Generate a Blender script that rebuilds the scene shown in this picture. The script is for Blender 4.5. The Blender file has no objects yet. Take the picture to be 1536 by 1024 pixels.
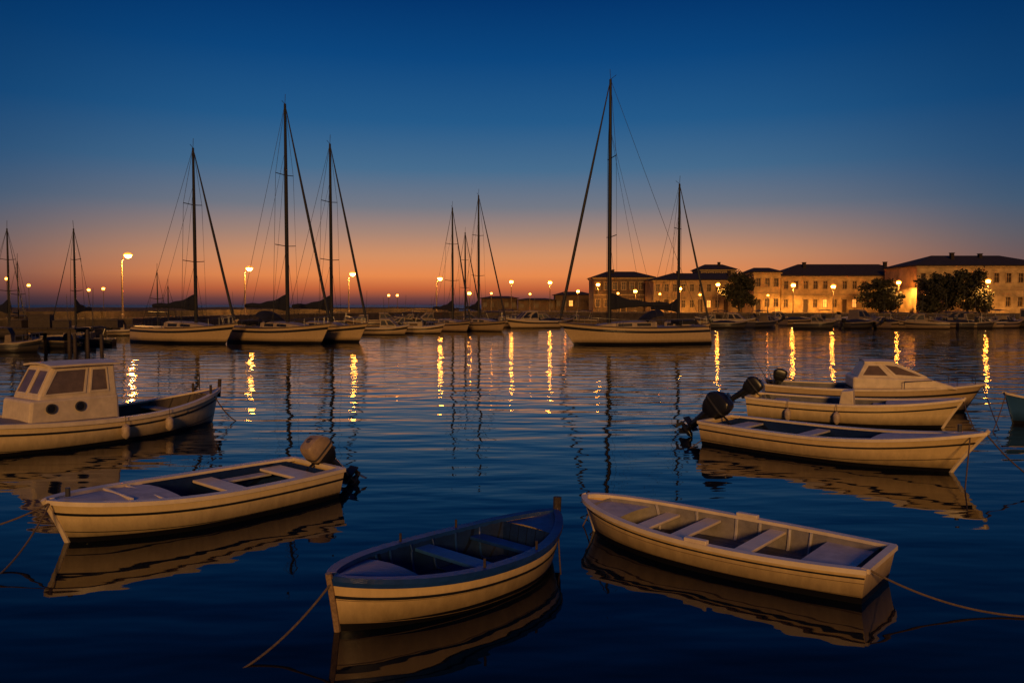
import bpy, math, random
from mathutils import Vector, Matrix
R=math.radians; random.seed(7)
S=bpy.context.scene; col=S.collection
pi=math.pi
# ------------------------------------------------------------------ camera
H=3.3; F=1536*28/36; PITCH=math.atan(55/F)
cam=bpy.data.cameras.new('camera'); cam.lens=28; cam.sensor_width=36; cam.clip_end=20000; cam.clip_start=.05
co=bpy.data.objects.new('camera',cam); col.objects.link(co)
co.location=(0,0,H); co.rotation_euler=(pi/2-PITCH,0,0); S.camera=co
S.view_settings.view_transform='Standard'
try: S.view_settings.look='None'
except Exception: pass
S.view_settings.exposure=0
def ray(px,py):
    x=(px-768)/F; y=(512-py)/F; c,s=math.cos(PITCH),math.sin(PITCH)
    return Vector((x,c+y*s,-s+y*c))
def W(px,py,z=0.):
    r=ray(px,py); k=(z-H)/r.z; return Vector((r.x*k,r.y*k,z))
def D(px,py,d):
    r=ray(px,py); k=d/r.y; return Vector((r.x*k,d,H+r.z*k))
def X(px,d): return (px-768)/F*d
def lin(c): 
    return tuple(((v/255)/12.92 if v/255<=.04045 else ((v/255+.055)/1.055)**2.4) for v in c)+(1,)
# ------------------------------------------------------------------ materials
def nt(name):
    m=bpy.data.materials.new(name); m.use_nodes=True; t=m.node_tree; b=t.nodes['Principled BSDF']; return m,t,b
def mk(name,c,rough=.6,var=.25,scale=6,bump=0.,metal=0.,bscale=None,stretch=(1,1,1),spec=.4,seam=0):
    m,t,b=nt(name); N=t.nodes; L=t.links
    tc=N.new('ShaderNodeTexCoord'); mp=N.new('ShaderNodeMapping'); mp.inputs['Scale'].default_value=stretch
    L.new(tc.outputs['Object'],mp.inputs['Vector'])
    n=N.new('ShaderNodeTexNoise'); n.inputs['Scale'].default_value=scale; n.inputs['Detail'].default_value=6; n.inputs['Roughness'].default_value=.65
    L.new(mp.outputs[0],n.inputs['Vector'])
    r=N.new('ShaderNodeValToRGB'); r.color_ramp.elements[0].position=.3; r.color_ramp.elements[1].position=.7
    r.color_ramp.elements[0].color=tuple(v*(1-var) for v in c)+(1,); r.color_ramp.elements[1].color=tuple(min(1,v*(1+var*.5)) for v in c)+(1,)
    L.new(n.outputs['Fac'],r.inputs[0]); out=r.outputs[0]
    if seam:
        sp=N.new('ShaderNodeSeparateXYZ'); L.new(tc.outputs['Object'],sp.inputs[0])
        m1=N.new('ShaderNodeMath'); m1.operation='MULTIPLY'; m1.inputs[1].default_value=seam; L.new(sp.outputs['Y'],m1.inputs[0])
        m2=N.new('ShaderNodeMath'); m2.operation='FRACT'; L.new(m1.outputs[0],m2.inputs[0])
        m3=N.new('ShaderNodeMath'); m3.operation='GREATER_THAN'; m3.inputs[1].default_value=.09; L.new(m2.outputs[0],m3.inputs[0])
        m4=N.new('ShaderNodeMapRange'); m4.inputs[3].default_value=.3; m4.inputs[4].default_value=1; L.new(m3.outputs[0],m4.inputs[0])
        mu=N.new('ShaderNodeMix'); mu.data_type='RGBA'; mu.blend_type='MULTIPLY'; mu.inputs[0].default_value=1; L.new(out,mu.inputs[6]); L.new(m4.outputs[0],mu.inputs[7]); out=mu.outputs[2]
    L.new(out,b.inputs['Base Color'])
    b.inputs['Roughness'].default_value=rough; b.inputs['Metallic'].default_value=metal; b.inputs['Specular IOR Level'].default_value=spec
    if bump:
        n2=N.new('ShaderNodeTexNoise'); n2.inputs['Scale'].default_value=bscale or scale*4; n2.inputs['Detail'].default_value=4
        L.new(mp.outputs[0],n2.inputs['Vector'])
        bp=N.new('ShaderNodeBump'); bp.inputs['Strength'].default_value=1; bp.inputs['Distance'].default_value=bump
        L.new(n2.outputs['Fac'],bp.inputs['Height']); L.new(bp.outputs[0],b.inputs['Normal'])
    return m
def mk_hull(name,c,bot=(.008,.008,.011),zl=.08,rough=.33,dirt=.15):
    m,t,b=nt(name); N=t.nodes; L=t.links
    tc=N.new('ShaderNodeTexCoord'); sp=N.new('ShaderNodeSeparateXYZ'); L.new(tc.outputs['Object'],sp.inputs[0])
    mp=N.new('ShaderNodeMapping'); mp.inputs['Scale'].default_value=(3.2,3.2,1.2); L.new(tc.outputs['Object'],mp.inputs[0])
    n=N.new('ShaderNodeTexNoise'); n.inputs['Scale'].default_value=2.2; n.inputs['Detail'].default_value=8; n.inputs['Roughness'].default_value=.72; L.new(mp.outputs[0],n.inputs['Vector'])
    r=N.new('ShaderNodeValToRGB'); r.color_ramp.elements[0].position=.28; r.color_ramp.elements[1].position=.62
    r.color_ramp.elements[0].color=(c[0]*(1-dirt),c[1]*(1-dirt*1.1),c[2]*(1-dirt*1.2),1); r.color_ramp.elements[1].color=tuple(c)+(1,)
    L.new(n.outputs['Fac'],r.inputs[0])
    # weed and scum near the waterline, plus shade painted up the lower hull
    ad=N.new('ShaderNodeMath'); ad.operation='MULTIPLY_ADD'; ad.inputs[1].default_value=.12; L.new(n.outputs['Fac'],ad.inputs[0]); L.new(sp.outputs['Z'],ad.inputs[2])
    mr=N.new('ShaderNodeMapRange'); mr.inputs[1].default_value=zl+.05; mr.inputs[2].default_value=zl+.34; mr.inputs[3].default_value=.28; mr.inputs[4].default_value=1; L.new(ad.outputs[0],mr.inputs[0])
    mu=N.new('ShaderNodeMix'); mu.data_type='RGBA'; mu.blend_type='MULTIPLY'; mu.inputs[0].default_value=1; L.new(r.outputs[0],mu.inputs[6]); L.new(mr.outputs[0],mu.inputs[7])
    gt=N.new('ShaderNodeMath'); gt.operation='GREATER_THAN'; gt.inputs[1].default_value=zl; L.new(sp.outputs['Z'],gt.inputs[0])
    mx=N.new('ShaderNodeMix'); mx.data_type='RGBA'; mx.inputs[6].default_value=tuple(bot)+(1,); L.new(gt.outputs[0],mx.inputs[0]); L.new(mu.outputs[2],mx.inputs[7])
    L.new(mx.outputs[2],b.inputs['Base Color']); b.inputs['Roughness'].default_value=rough; b.inputs['Specular IOR Level'].default_value=.45
    n2=N.new('ShaderNodeTexNoise'); n2.inputs['Scale'].default_value=5; n2.inputs['Detail'].default_value=3; L.new(tc.outputs['Object'],n2.inputs['Vector'])
    bp=N.new('ShaderNodeBump'); bp.inputs['Distance'].default_value=.005; bp.inputs['Strength'].default_value=1; L.new(n2.outputs['Fac'],bp.inputs['Height']); L.new(bp.outputs[0],b.inputs['Normal'])
    return m
def mk_emit(name,c,s):
    m,t,b=nt(name); b.inputs['Base Color'].default_value=tuple(c)+(1,); b.inputs['Emission Color'].default_value=tuple(c)+(1,); b.inputs['Emission Strength'].default_value=s
    return m
WH=mk('white_paint',(.74,.60,.40),.42,.2,4,.003)
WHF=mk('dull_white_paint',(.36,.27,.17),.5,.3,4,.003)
RIM=mk('rim_paint',(.82,.67,.46),.36,.16,5,.002)
WD=mk('deck_paint',(.52,.47,.43),.5,.3,5,.004)
WDY=mk('yacht_deck_paint',(.20,.145,.10),.6,.3,5,.004)
GREY=mk('grey_paint',(.16,.15,.15),.6,.4,6,.004,seam=6)
WOODL=mk('varnished_wood',(.34,.22,.12),.45,.45,5,.004,stretch=(1,6,6))
WOODD=mk('weathered_wood',(.06,.043,.033),.75,.5,5,.006,stretch=(1,6,6))
NAVY=mk('navy_paint',(.008,.045,.22),.4,.35,5,.004)
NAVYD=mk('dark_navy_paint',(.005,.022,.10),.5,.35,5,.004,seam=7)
BLUE=mk('light_blue_paint',(.022,.095,.32),.45,.35,5,.004)
LINE=mk('dark_stripe',(.012,.014,.022),.45,.3,8)
SEAM=mk('plank_shadow',(.26,.175,.085),.8,.3,8)
BLK=mk('black_plastic',(.016,.016,.018),.3,.3,8)
BLKM=mk('dark_metal',(.06,.058,.058),.4,.3,8)
RIG=mk('rigging',(.02,.02,.024),.6,.2,8)
MAST=mk('mast_paint',(.014,.013,.014),.6,.3,2)
STEEL=mk('stainless',(.3,.28,.25),.35,.2,8,metal=1.)
COWLB=mk('tan_cowl',(.40,.28,.165),.5,.4,6,.008,bscale=12)
GLASS=mk('cabin_glass',(.17,.115,.075),.16,.35,3,spec=.6)
ROPE=mk('rope',(.16,.11,.07),.9,.4,30,.004)
CANV=mk('dark_canvas',(.012,.013,.022),.85,.4,6,.01)
FEND=mk('fender_vinyl',(.5,.38,.26),.5,.4,7,.003)
STONE=mk('quay_stone',(.075,.055,.04),.85,.6,1.2,.03)
CONC=mk('pale_concrete',(.13,.095,.065),.85,.5,1.5,.02)
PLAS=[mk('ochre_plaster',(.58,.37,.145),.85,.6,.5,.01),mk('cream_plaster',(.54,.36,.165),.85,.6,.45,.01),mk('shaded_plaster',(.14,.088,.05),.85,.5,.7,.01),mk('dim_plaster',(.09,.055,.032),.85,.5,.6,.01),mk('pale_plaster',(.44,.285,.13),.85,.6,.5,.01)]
TRIM=mk('stone_trim',(.42,.275,.13),.8,.4,3,.006)
TILE=mk('roof_tiles',(.030,.019,.014),.9,.6,2,.06,bscale=5)
WPANE=mk('window_pane',(.06,.036,.02),.3,.3,3)
WLIT=mk_emit('lit_window',(1,.42,.08),1.3)
DOORM=mk('door_wood',(.07,.04,.022),.7,.4,4)
LEAF=mk('foliage',(.034,.033,.016),.85,.6,1.2)
TRUNK=mk('bark',(.05,.038,.03),.9,.5,5,.02)
POST=mk('lamp_post_paint',(.16,.11,.07),.5,.3,6)
BULB=mk_emit('lamp_glow',(1,.34,.036),125)
BULBS=mk_emit('small_lamp_glow',(1,.34,.04),26)
HALO=mk_emit('lamp_halo_glow',(1,.34,.035),1.35)  # emission standing in for the soft glow around each bulb
HW=mk_hull('white_hull_paint',(.75,.57,.30))
HC=mk_hull('cream_hull_paint',(.73,.53,.26))
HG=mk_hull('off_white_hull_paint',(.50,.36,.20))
HB=mk_hull('blue_hull_paint',(.03,.10,.26))
HD=mk_hull('dark_hull_paint',(.06,.05,.045))
HQ=mk_hull('brown_hull_paint',(.22,.15,.09))
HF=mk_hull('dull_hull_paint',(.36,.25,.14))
HY=mk_hull('yacht_hull_paint',(.50,.355,.19),zl=.22)
# ------------------------------------------------------------------ mesh builder
class MB:
    def __init__(s): s.v=[]; s.f=[]; s.mi=None
    def add(s,vs,fs):
        n=len(s.v); s.v+=[tuple(v) for v in vs]; s.f+=[tuple(i+n for i in f) for f in fs]; return s
    def box(s,c,d,M=None):
        vs=[]
        for z in (-.5,.5):
            for x,y in ((-.5,-.5),(.5,-.5),(.5,.5),(-.5,.5)):
                p=Vector((x*d[0],y*d[1],z*d[2]))
                if M: p=M@p
                vs.append(p+Vector(c))
        return s.add(vs,[(3,2,1,0),(4,5,6,7),(0,1,5,4),(1,2,6,5),(2,3,7,6),(3,0,4,7)])
    def grid(s,rows,closed=False,flip=False):
        m=len(rows[0]); n=len(rows); vs=[p for r in rows for p in r]; fs=[]
        for i in range(n-1):
            for j in range(m if closed else m-1):
                a=i*m+j; b=i*m+(j+1)%m; f=(a,b,b+m,a+m); fs.append(f[::-1] if flip else f)
        return s.add(vs,fs)
    def face(s,pts): return s.add(pts,[tuple(range(len(pts)))])
    def tube(s,pts,r,n=8):
        pts=[Vector(p) for p in pts]; k=len(pts); rows=[]
        up=Vector((0,0,1))
        for i,p in enumerate(pts):
            t=(pts[min(i+1,k-1)]-pts[max(i-1,0)]).normalized()
            u=t.cross(up)
            if u.length<.05: u=t.cross(Vector((1,0,0)))
            u.normalize(); w=u.cross(t)
            rr=r[i] if isinstance(r,(list,tuple)) else r
            rows.append([p+(u*math.cos(2*pi*j/n)+w*math.sin(2*pi*j/n))*rr for j in range(n)])
        s.grid(rows,True); s.face(rows[0][::-1]); s.face(rows[-1]); return s
    def lathe(s,prof,c=(0,0,0),n=16,sx=1,sy=1):
        rows=[[Vector((c[0]+r*sx*math.cos(2*pi*j/n),c[1]+r*sy*math.sin(2*pi*j/n),c[2]+z)) for j in range(n)] for r,z in prof]
        s.grid(rows,True); s.face(rows[0][::-1]); s.face(rows[-1]); return s
    def prism(s,poly,y0,y1):     # poly in x,z
        a=[(x,y0,z) for x,z in poly]; b=[(x,y1,z) for x,z in poly]; n=len(poly)
        return s.add(a+b,[tuple(range(n)),tuple(range(2*n-1,n-1,-1))]+[(i,i+n,(i+1)%n+n,(i+1)%n) for i in range(n)])
    def build(s,name,mat,parent=None,smooth=True,bevel=0,loc=None,ang=35,mat2=None):
        me=bpy.data.meshes.new(name); me.from_pydata(s.v,[],s.f); me.update()
        me.materials.append(mat)
        if mat2 and s.mi:
            me.materials.append(mat2); me.polygons.foreach_set('material_index',s.mi+[0]*(len(me.polygons)-len(s.mi)))
        if smooth:
            me.polygons.foreach_set('use_smooth',[True]*len(me.polygons))
            try: me.set_sharp_from_angle(angle=R(ang))
            except Exception: pass
        o=bpy.data.objects.new(name,me); col.objects.link(o)
        if parent: o.parent=parent
        if loc is not None: o.location=loc
        if bevel:
            b=o.modifiers.new('bevel','BEVEL'); b.width=bevel; b.segments=2; b.limit_method='ANGLE'
        return o
def empty(name,label,cat,loc,rz=0,group=None):
    o=bpy.data.objects.new(name,None); o.empty_display_size=.3; col.objects.link(o); o.location=loc; o.rotation_euler=(0,0,rz)
    o['label']=label; o['category']=cat
    if group: o['group']=group
    return o
def tag(o,label,cat,group=None):
    o['label']=label; o['category']=cat
    if group: o['group']=group
    return o
def struct(o,label=None):
    o['kind']='structure'
    if label: o['label']=label
    return o
def sm(x,a,b):
    u=max(0,min(1,(x-a)/(b-a))); return u*u*(3-2*u)
# ------------------------------------------------------------------ hulls
class Hull:
    def __init__(s,L,B,zs,keel=-.25,tw=.8,rake=.45,srake=.08,p=2.,q=.85,tm=.42,dbl=False,e0=.5,e1=1.0):
        s.L,s.B,s.zs,s.keel,s.tw,s.rake,s.srake,s.p,s.q,s.tm,s.dbl,s.e0,s.e1=L,B,zs,keel,tw,rake,srake,p,q,tm,dbl,e0,e1
    def half(s,t):
        if t<s.tm:
            u=(s.tm-t)/s.tm
            if s.dbl: return max(s.B/2*max(1-u**s.p,0)**s.q,.02)
            return s.B/2*(1-(1-s.tw)*u**2)
        u=(t-s.tm)/(1-s.tm); return max(s.B/2*max(1-u**s.p,0)**s.q,.02)
    def sheer(s,t):
        a,b,c=s.zs
        return b+(a-b)*((.4-t)/.4)**2 if t<.4 else b+(c-b)*((t-.4)/.6)**2
    def pt(s,t,q,side,off=0,dz=0,floor=None):
        th=q*pi/2; b=max(s.half(t)-off,.004)
        e=s.e0+(s.e1-s.e0)*sm(t,.55,1)
        if s.dbl: e=max(e,s.e0+(s.e1-s.e0)*sm(1-t,.55,1))
        zs=s.sheer(t); zk=s.keel
        c=max(math.cos(th),0)
        y=b*c**e if c>1e-6 else 0.
        z=zs-(zs-zk)*math.sin(th)**1.15
        if floor is not None: z=max(z,floor)
        rel=(zs-z)/(zs-zk)
        x=-s.L/2+s.L*t-s.rake*rel**.8*sm(t,.5,1)+s.srake*rel**.8*(1-sm(t,0,.45))
        return Vector((x,side*y,z+dz))
    def ts(s,n,a=0,b=1):
        if s.dbl: return [a+(b-a)*(.5-.5*math.cos(pi*i/n)) for i in range(n+1)]
        return [a+(b-a)*(1-(1-i/n)**1.6) for i in range(n+1)]
    def shell(s,n=30,k=10,lap=0,ho=.010,dq=.014):
        m=MB(); led=[]
        if lap:
            qs=[]; 
            for j in range(lap): qs+=[(j/lap*.8+(dq if j else 0),0),((j+1)/lap*.8,-ho)]
            led=[2*j+1 for j in range(lap-1)]
            qs+=[(.8+dq,0),(.9,0),(1,0)]
        else: qs=[(j/k,0) for j in range(k+1)]
        def sec(t): return [s.pt(t,q,1,o*(1-sm(t,.9,1))) for q,o in qs]+[s.pt(t,q,-1,o*(1-sm(t,.9,1))) for q,o in qs[::-1][1:]]
        rows=[sec(t) for t in s.ts(n)]
        m.grid(rows)
        if lap:
            w=len(rows[0])-1; m.mi=[1 if (j in led or (w-1-j) in led) else 0 for i in range(len(rows)-1) for j in range(w)]
        m.face(rows[0]); m.face(rows[-1][::-1]); return m
    def liner(s,t0,t1,off,floor,n=18,k=10,dz=-.01):
        rows=[[s.pt(t,j/k,1,off,dz,floor) for j in range(k+1)]+[s.pt(t,j/k,-1,off,dz,floor) for j in range(k-1,-1,-1)] for t in [t0+(t1-t0)*i/n for i in range(n+1)]]
        m=MB().grid(rows); m.face(rows[0]); m.face(rows[-1]); return m
    def deck(s,t0,t1,drop=.0,crown=.04,off=.03,n=14):
        rows=[]
        for t in [t0+(t1-t0)*i/n for i in range(n+1)]:
            b=max(s.half(t)-off,.004); p=s.pt(t,0,1)
            rows.append([Vector((p.x,b*u,p.z-drop+crown*(1-u*u))) for u in (-1,-.6,-.2,.2,.6,1)])
        return MB().grid(rows)
    def floorboards(s,t0,t1,z,off,n=12):
        rows=[]
        for t in [t0+(t1-t0)*i/n for i in range(n+1)]:
            b=.05
            for j in range(40):
                p=s.pt(t,j/40,1,off)
                if p.z<=z: b=p.y; break
            x=-s.L/2+s.L*t; rows.append([Vector((x,(b-.01)*u,z)) for u in (-1,-.5,0,.5,1)])
        return MB().grid(rows)
    def gunwale(s,wo=.03,wi=.07,h=.05,dz=.02,n=30,q=0,t0=0,t1=1,cap=True):
        def ring(t,sd):
            p=s.pt(t,q,sd); base=s.half(t)
            pi_=s.pt(t,q,sd,wi); po=s.pt(t,q,sd,-wo)
            if t>.97: pi_.x-=wi*(t-.97)/.03
            return [Vector((po.x,po.y,p.z+dz-h)),Vector((po.x,po.y,p.z+dz)),Vector((pi_.x,pi_.y,p.z+dz)),Vector((pi_.x,pi_.y,p.z+dz-h))]
        m=MB()
        for sd in (1,-1):
            rows=[ring(t,sd) for t in s.ts(n,t0,t1)]
            m.grid(rows,True,flip=(sd<0)); m.face(rows[0]); m.face(rows[-1])
        if cap and not s.dbl:
            z=s.sheer(0); b=s.half(0); m.box((-s.L/2+.02,0,z+dz-h*.5+.003),(.09,2*b-.02,h))
        return m
    def stripe(s,q0,q1,off=-.012,n=30,t0=0,t1=1):
        m=MB()
        for sd in (1,-1):
            m.grid([[s.pt(t,q0,sd,off),s.pt(t,q1,sd,off)] for t in s.ts(n,t0,t1)])
        return m
    def stem(s,w=.035,top=.06):
        m=MB(); pts=[s.pt(1,j/8,1) for j in range(9)]
        pts=[Vector((p.x+.01,0,p.z)) for p in pts]; pts[0].z+=top
        return m.tube(pts,w,8)
    def thwart(s,t,w,z,th=.045,shrink=.05):
        b=0
        for j in range(40):
            p=s.pt(t,j/40,1,shrink)
            if p.z<=z: b=p.y; break
        x=-s.L/2+s.L*t
        return MB().box((x,0,z),(w,2*b-.01,th))
    def ribs(s,par,mat,tl,r,off,floor):
        for t in tl:
            for sd in (1,-1): MB().tube([s.pt(t,j/10,sd,off,-.01,floor) for j in range(0,8)],r,6).build('rib',mat,par)
def boat(name,label,cat,stern,bow,group=None):
    st=Vector((stern[0],stern[1],0)); bw=Vector((bow[0],bow[1],0)); d=bw-st
    o=empty(name,label,cat,(st+bw)/2,math.atan2(d.y,d.x),group); return o,d.length
def outboard(par,loc,tilt,sc,cm,stripe=None,tall=1.,wx=1.3):
    m=MB(); m.box((-.03,0,-.08),(.10,.22,.28)); m.tube([(-.13,0,.12),(-.14,0,-.1),(-.15,0,-.36)],[.105,.10,.085],10)
    m.box((-.06,.09,.02),(.16,.03,.1)); m.box((-.06,-.09,.02),(.16,.03,.1))
    o=m.build('outboard_motor',BLK,par,bevel=.01,loc=loc); o.rotation_euler=(0,tilt,0); o.scale=(sc,sc,sc)
    prof=[(.15,.05),(.178,.06),(.184,.10),(.184,.16),(.180,.225),(.168,.28),(.145,.31),(.06,.325)]
    pw=.36
    def pt(r,z,j,n,k=1):
        a=2*pi*j/n; cx,cy=math.cos(a),math.sin(a)
        f=1+.30*max(0,cx)*(z-.1); z2=z*tall-(.16*max(0,-cx)*max(0,(z-.16)/.15))
        return Vector((-.12-.10*z+wx*r*k*f*math.copysign(abs(cx)**pw,cx),.86*r*k*math.copysign(abs(cy)**pw,cy),.12+z2))
    n=40; c=MB(); rows=[[pt(r,z,j,n) for j in range(n)] for r,z in prof]
    c.grid(rows,True); c.face(rows[0][::-1]); c.face(rows[-1])
    c.build('cowl',cm,o,ang=28)
    lo=MB(); rows=[[pt(r,z,j,n) for j in range(n)] for r,z in ((.10,-.16),(.145,-.08),(.17,.0),(.17,.052))]
    lo.grid(rows,True); lo.face(rows[0][::-1]); lo.build('lower_cowl',BLK,o,ang=40)
    if stripe:
        for z0,z1 in ((.10,.13),):
            rr=[[pt(.1845,z,j,n,1.012) for j in range(n)] for z in (z0,z1)]
            MB().grid(rr,True).build('cowl_stripe',stripe,o)
    l=MB(); l.tube([(-.15,0,-.3),(-.16,0,-.5),(-.165,0,-.62)],[.09,.075,.065],10); l.box((-.2,0,-.49),(.34,.2,.02))
    l.tube([(.02,0,-.64),(-.04,0,-.64),(-.2,0,-.64),(-.3,0,-.64)],[.014,.055,.07,.035],10); l.prism([(-.08,-.66),(-.27,-.66),(-.25,-.83),(-.2,-.83)],-.010,.010)
    l.build('lower_leg',BLK,o)
    p=MB(); p.tube([(-.3,0,-.64),(-.37,0,-.64)],[.04,.02],8)
    for k in range(3):
        M=Matrix.Rotation(2*pi*k/3,3,'X')@Matrix.Rotation(.6,3,'Z'); p.box(Vector((-.33,0,-.64))+Matrix.Rotation(2*pi*k/3,3,'X')@Vector((0,0,.085)),(.014,.08,.14),M)
    p.build('propeller',BLKM,o,bevel=.004)
    MB().tube([(0,.02,.16),(.2,.02,.2),(.42,.02,.2)],[.022,.02,.024],8).build('tiller',BLK,o)
    return o
def qwindow(p,par,nm='window',fm=None,fw=.035,glass=None):
    p=[Vector(q) for q in p]; n=(p[1]-p[0]).cross(p[3]-p[0]).normalized(); c=sum(p,Vector())/4
    inn=[q+(c-q).normalized()*fw*1.4 for q in p]
    m=MB(); a=[q+n*.02 for q in p]; b=[q+n*.02 for q in inn]; a0=[q-n*.01 for q in p]; b0=[q-n*.01 for q in inn]
    for ring in ((a,b),(a0,a),(b,b0)): m.grid([ring[0],ring[1]],True)
    w=m.build(nm,fm or WH,par,smooth=False)
    MB().face([q+n*.006 for q in inn]).build('pane',glass or GLASS,w,smooth=False)
    return w
def cabin(par,xa,xf,slope,z0,z1,w0,w1,mat,rmat,nside=2,aft=.12,oh=.06,front=True,zw=.45,fw=.035,split=None,ub=0.,bev=.02,glass=None):
    def wy(z): return (w0+(w1-w0)*(z-z0)/(z1-z0))/2
    def fx(z): return xf-slope*max(0,(z-z0-zw*(z1-z0)*.6))/(z1-z0-zw*(z1-z0)*.6)
    zc=z0+zw*(z1-z0)*.6
    m=MB(); rows=[]
    for z in ((z0,zc,z1) if zw else (z0,z1)):
        y=wy(z); rows.append([Vector((xa+aft*(z-z0)/(z1-z0),-y,z)),Vector((fx(z),-y*.9,z)),Vector((fx(z),y*.9,z)),Vector((xa+aft*(z-z0)/(z1-z0),y,z))])
    m.grid(rows,True); m.face(rows[-1])
    c=m.build('cabin',mat,par,smooth=False,bevel=bev)
    y=wy(z1); r=MB(); xa1=xa+aft
    rr=[[Vector((x,u*(y+oh)*(1 if x<fx(z1) else .92),z1+.02+.05*(1-u*u)+k)) for u in (-1,-.5,0,.5,1)] for k,x in ((0,xa1-oh),(.012,(xa1+fx(z1))/2),(0,fx(z1)+oh))]
    lo=[[p-Vector((0,0,.045)) for p in row] for row in rr]
    r.grid(rr); r.grid(lo,flip=True)
    r.grid([[row[0] for row in rr],[row[0] for row in lo]]); r.grid([[row[-1] for row in rr],[row[-1] for row in lo]]); r.grid([rr[0],lo[0]]); r.grid([rr[-1],lo[-1]])
    r.build('cabin_roof',rmat,c)
    za=zc+.04*(z1-z0)+.02; zb=z1-.07*(z1-z0)-.02
    spl=split or [k/nside for k in range(nside+1)]
    for sd in (1,-1):
        for k in range(len(spl)-1):
            def P(u,z):
                xa_=xa+aft*(z-z0)/(z1-z0)+.07+ub; xf_=fx(z)-.07
                x=xa_+(xf_-xa_)*u; yy=wy(z)*(1-.1*(x-xa)/(fx(z)-xa)); return Vector((x,sd*yy,z))
            g=.03; u0=spl[k]+(g if k else 0); u1=spl[k+1]-(g if k<len(spl)-2 else 0)
            q=[P(u0,za),P(u1,za),P(u1,zb),P(u0,zb)]
            if sd>0: q=[q[1],q[0],q[3],q[2]]
            qwindow(q,c,fm=mat,fw=fw,glass=glass)
    if front:
        for sd in (1,-1):
            def P(v,z): return Vector((fx(z),v*wy(z)*.9,z))
            q=[P(.06*sd,za),P(.9*sd,za),P(.9*sd,zb),P(.06*sd,zb)]
            if sd<0: q=[q[1],q[0],q[3],q[2]]
            qwindow(q,c,nm='windscreen',fm=mat,fw=fw,glass=glass)
    return c
def rope(label,p0,p1,sag,r=.012,group=None,n=18,name='mooring_rope'):
    p0=Vector(p0); p1=Vector(p1)
    pts=[p0.lerp(p1,i/n)-Vector((0,0,sag*4*(i/n)*(1-i/n))) for i in range(n+1)]
    o=MB().tube([p-p0 for p in pts],r,6).build(name,ROPE,None,loc=p0); return tag(o,label,'rope',group)
def fender(label,top,r=.09,l=.4,hang=.25):
    top=Vector(top); o=empty('fender',label,'fender',top)
    z=-hang; MB().lathe([(.02,z),(r*.6,z-.03),(r,z-.09),(r,z-l+.09),(r*.6,z-l+.03),(.02,z-l)],n=14).build('body',FEND,o)
    MB().tube([(0,0,.05),(0,0,z)],.008,6).build('lanyard',ROPE,o); return o
def wpt(o,p):
    return Matrix.Translation(o.location)@Matrix.Rotation(o.rotation_euler.z,4,'Z')@Vector(p)
# ------------------------------------------------------------------ world / light
w=bpy.data.worlds.new('World'); S.world=w; w.use_nodes=True; T=w.node_tree; N=T.nodes; Lk=T.links
bg=N['Background']
tc=N.new('ShaderNodeTexCoord'); sp=N.new('ShaderNodeSeparateXYZ'); Lk.new(tc.outputs['Generated'],sp.inputs[0])
def ramp(stops):
    r=N.new('ShaderNodeValToRGB'); e=r.color_ramp.elements
    e[0].position=stops[0][0]; e[0].color=lin(stops[0][1]); e[1].position=stops[-1][0]; e[1].color=lin(stops[-1][1])
    for p,c in stops[1:-1]:
        k=e.new(p); k.color=lin(c)
    Lk.new(sp.outputs['Z'],r.inputs[0]); return r
rc=ramp([(0,(70,48,60)),(.008,(116,66,60)),(.020,(196,100,58)),(.036,(232,138,78)),(.06,(212,144,100)),(.088,(168,134,118)),(.12,(116,120,132)),(.165,(70,108,142)),(.22,(36,90,138)),(.29,(12,70,126)),(.36,(2,50,106)),(.45,(0,31,74)),(.58,(2,32,78)),(1,(10,58,128))])  # top stops of both ramps brightened out of view, to light decks blue
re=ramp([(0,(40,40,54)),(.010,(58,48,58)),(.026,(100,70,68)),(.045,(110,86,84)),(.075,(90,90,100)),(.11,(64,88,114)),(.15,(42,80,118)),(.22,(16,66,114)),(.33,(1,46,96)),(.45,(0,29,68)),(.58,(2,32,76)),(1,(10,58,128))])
def mth(op,a,b=None):
    n=N.new('ShaderNodeMath'); n.operation=op
    for i,v in enumerate((a,b)):
        if v is None: continue
        if isinstance(v,(int,float)): n.inputs[i].default_value=v
        else: Lk.new(v,n.inputs[i])
    return n.outputs[0]
hl=mth('SQRT',mth('ADD',mth('MULTIPLY',sp.outputs['X'],sp.outputs['X']),mth('ADD',mth('MULTIPLY',sp.outputs['Y'],sp.outputs['Y']),1e-5)))
hd=mth('DIVIDE',mth('ADD',mth('MULTIPLY',sp.outputs['X'],-.03),mth('MULTIPLY',sp.outputs['Y'],.9995)),hl)
mr=N.new('ShaderNodeMapRange'); mr.interpolation_type='SMOOTHSTEP'; mr.inputs[1].default_value=.81; mr.inputs[2].default_value=.995; Lk.new(hd,mr.inputs[0])
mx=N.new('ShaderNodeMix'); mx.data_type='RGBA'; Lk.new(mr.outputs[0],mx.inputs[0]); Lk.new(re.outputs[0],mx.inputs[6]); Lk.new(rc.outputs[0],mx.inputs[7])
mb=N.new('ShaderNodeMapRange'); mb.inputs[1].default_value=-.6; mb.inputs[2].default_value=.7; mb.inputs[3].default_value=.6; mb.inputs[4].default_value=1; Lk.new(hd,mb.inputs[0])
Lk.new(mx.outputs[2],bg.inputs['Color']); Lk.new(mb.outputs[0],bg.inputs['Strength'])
sl=bpy.data.lights.new('quay_lamp_fill','SUN'); sl.energy=1.45; sl.angle=R(8); sl.color=(1,.50,.14)  # warm directional fill standing in for unseen quay lamps behind the camera
so=bpy.data.objects.new('quay_lamp_fill',sl); col.objects.link(so); so.location=(5,-60,40)
so.rotation_euler=Vector((.02,1,-.25)).to_track_quat('-Z','Y').to_euler()
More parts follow.
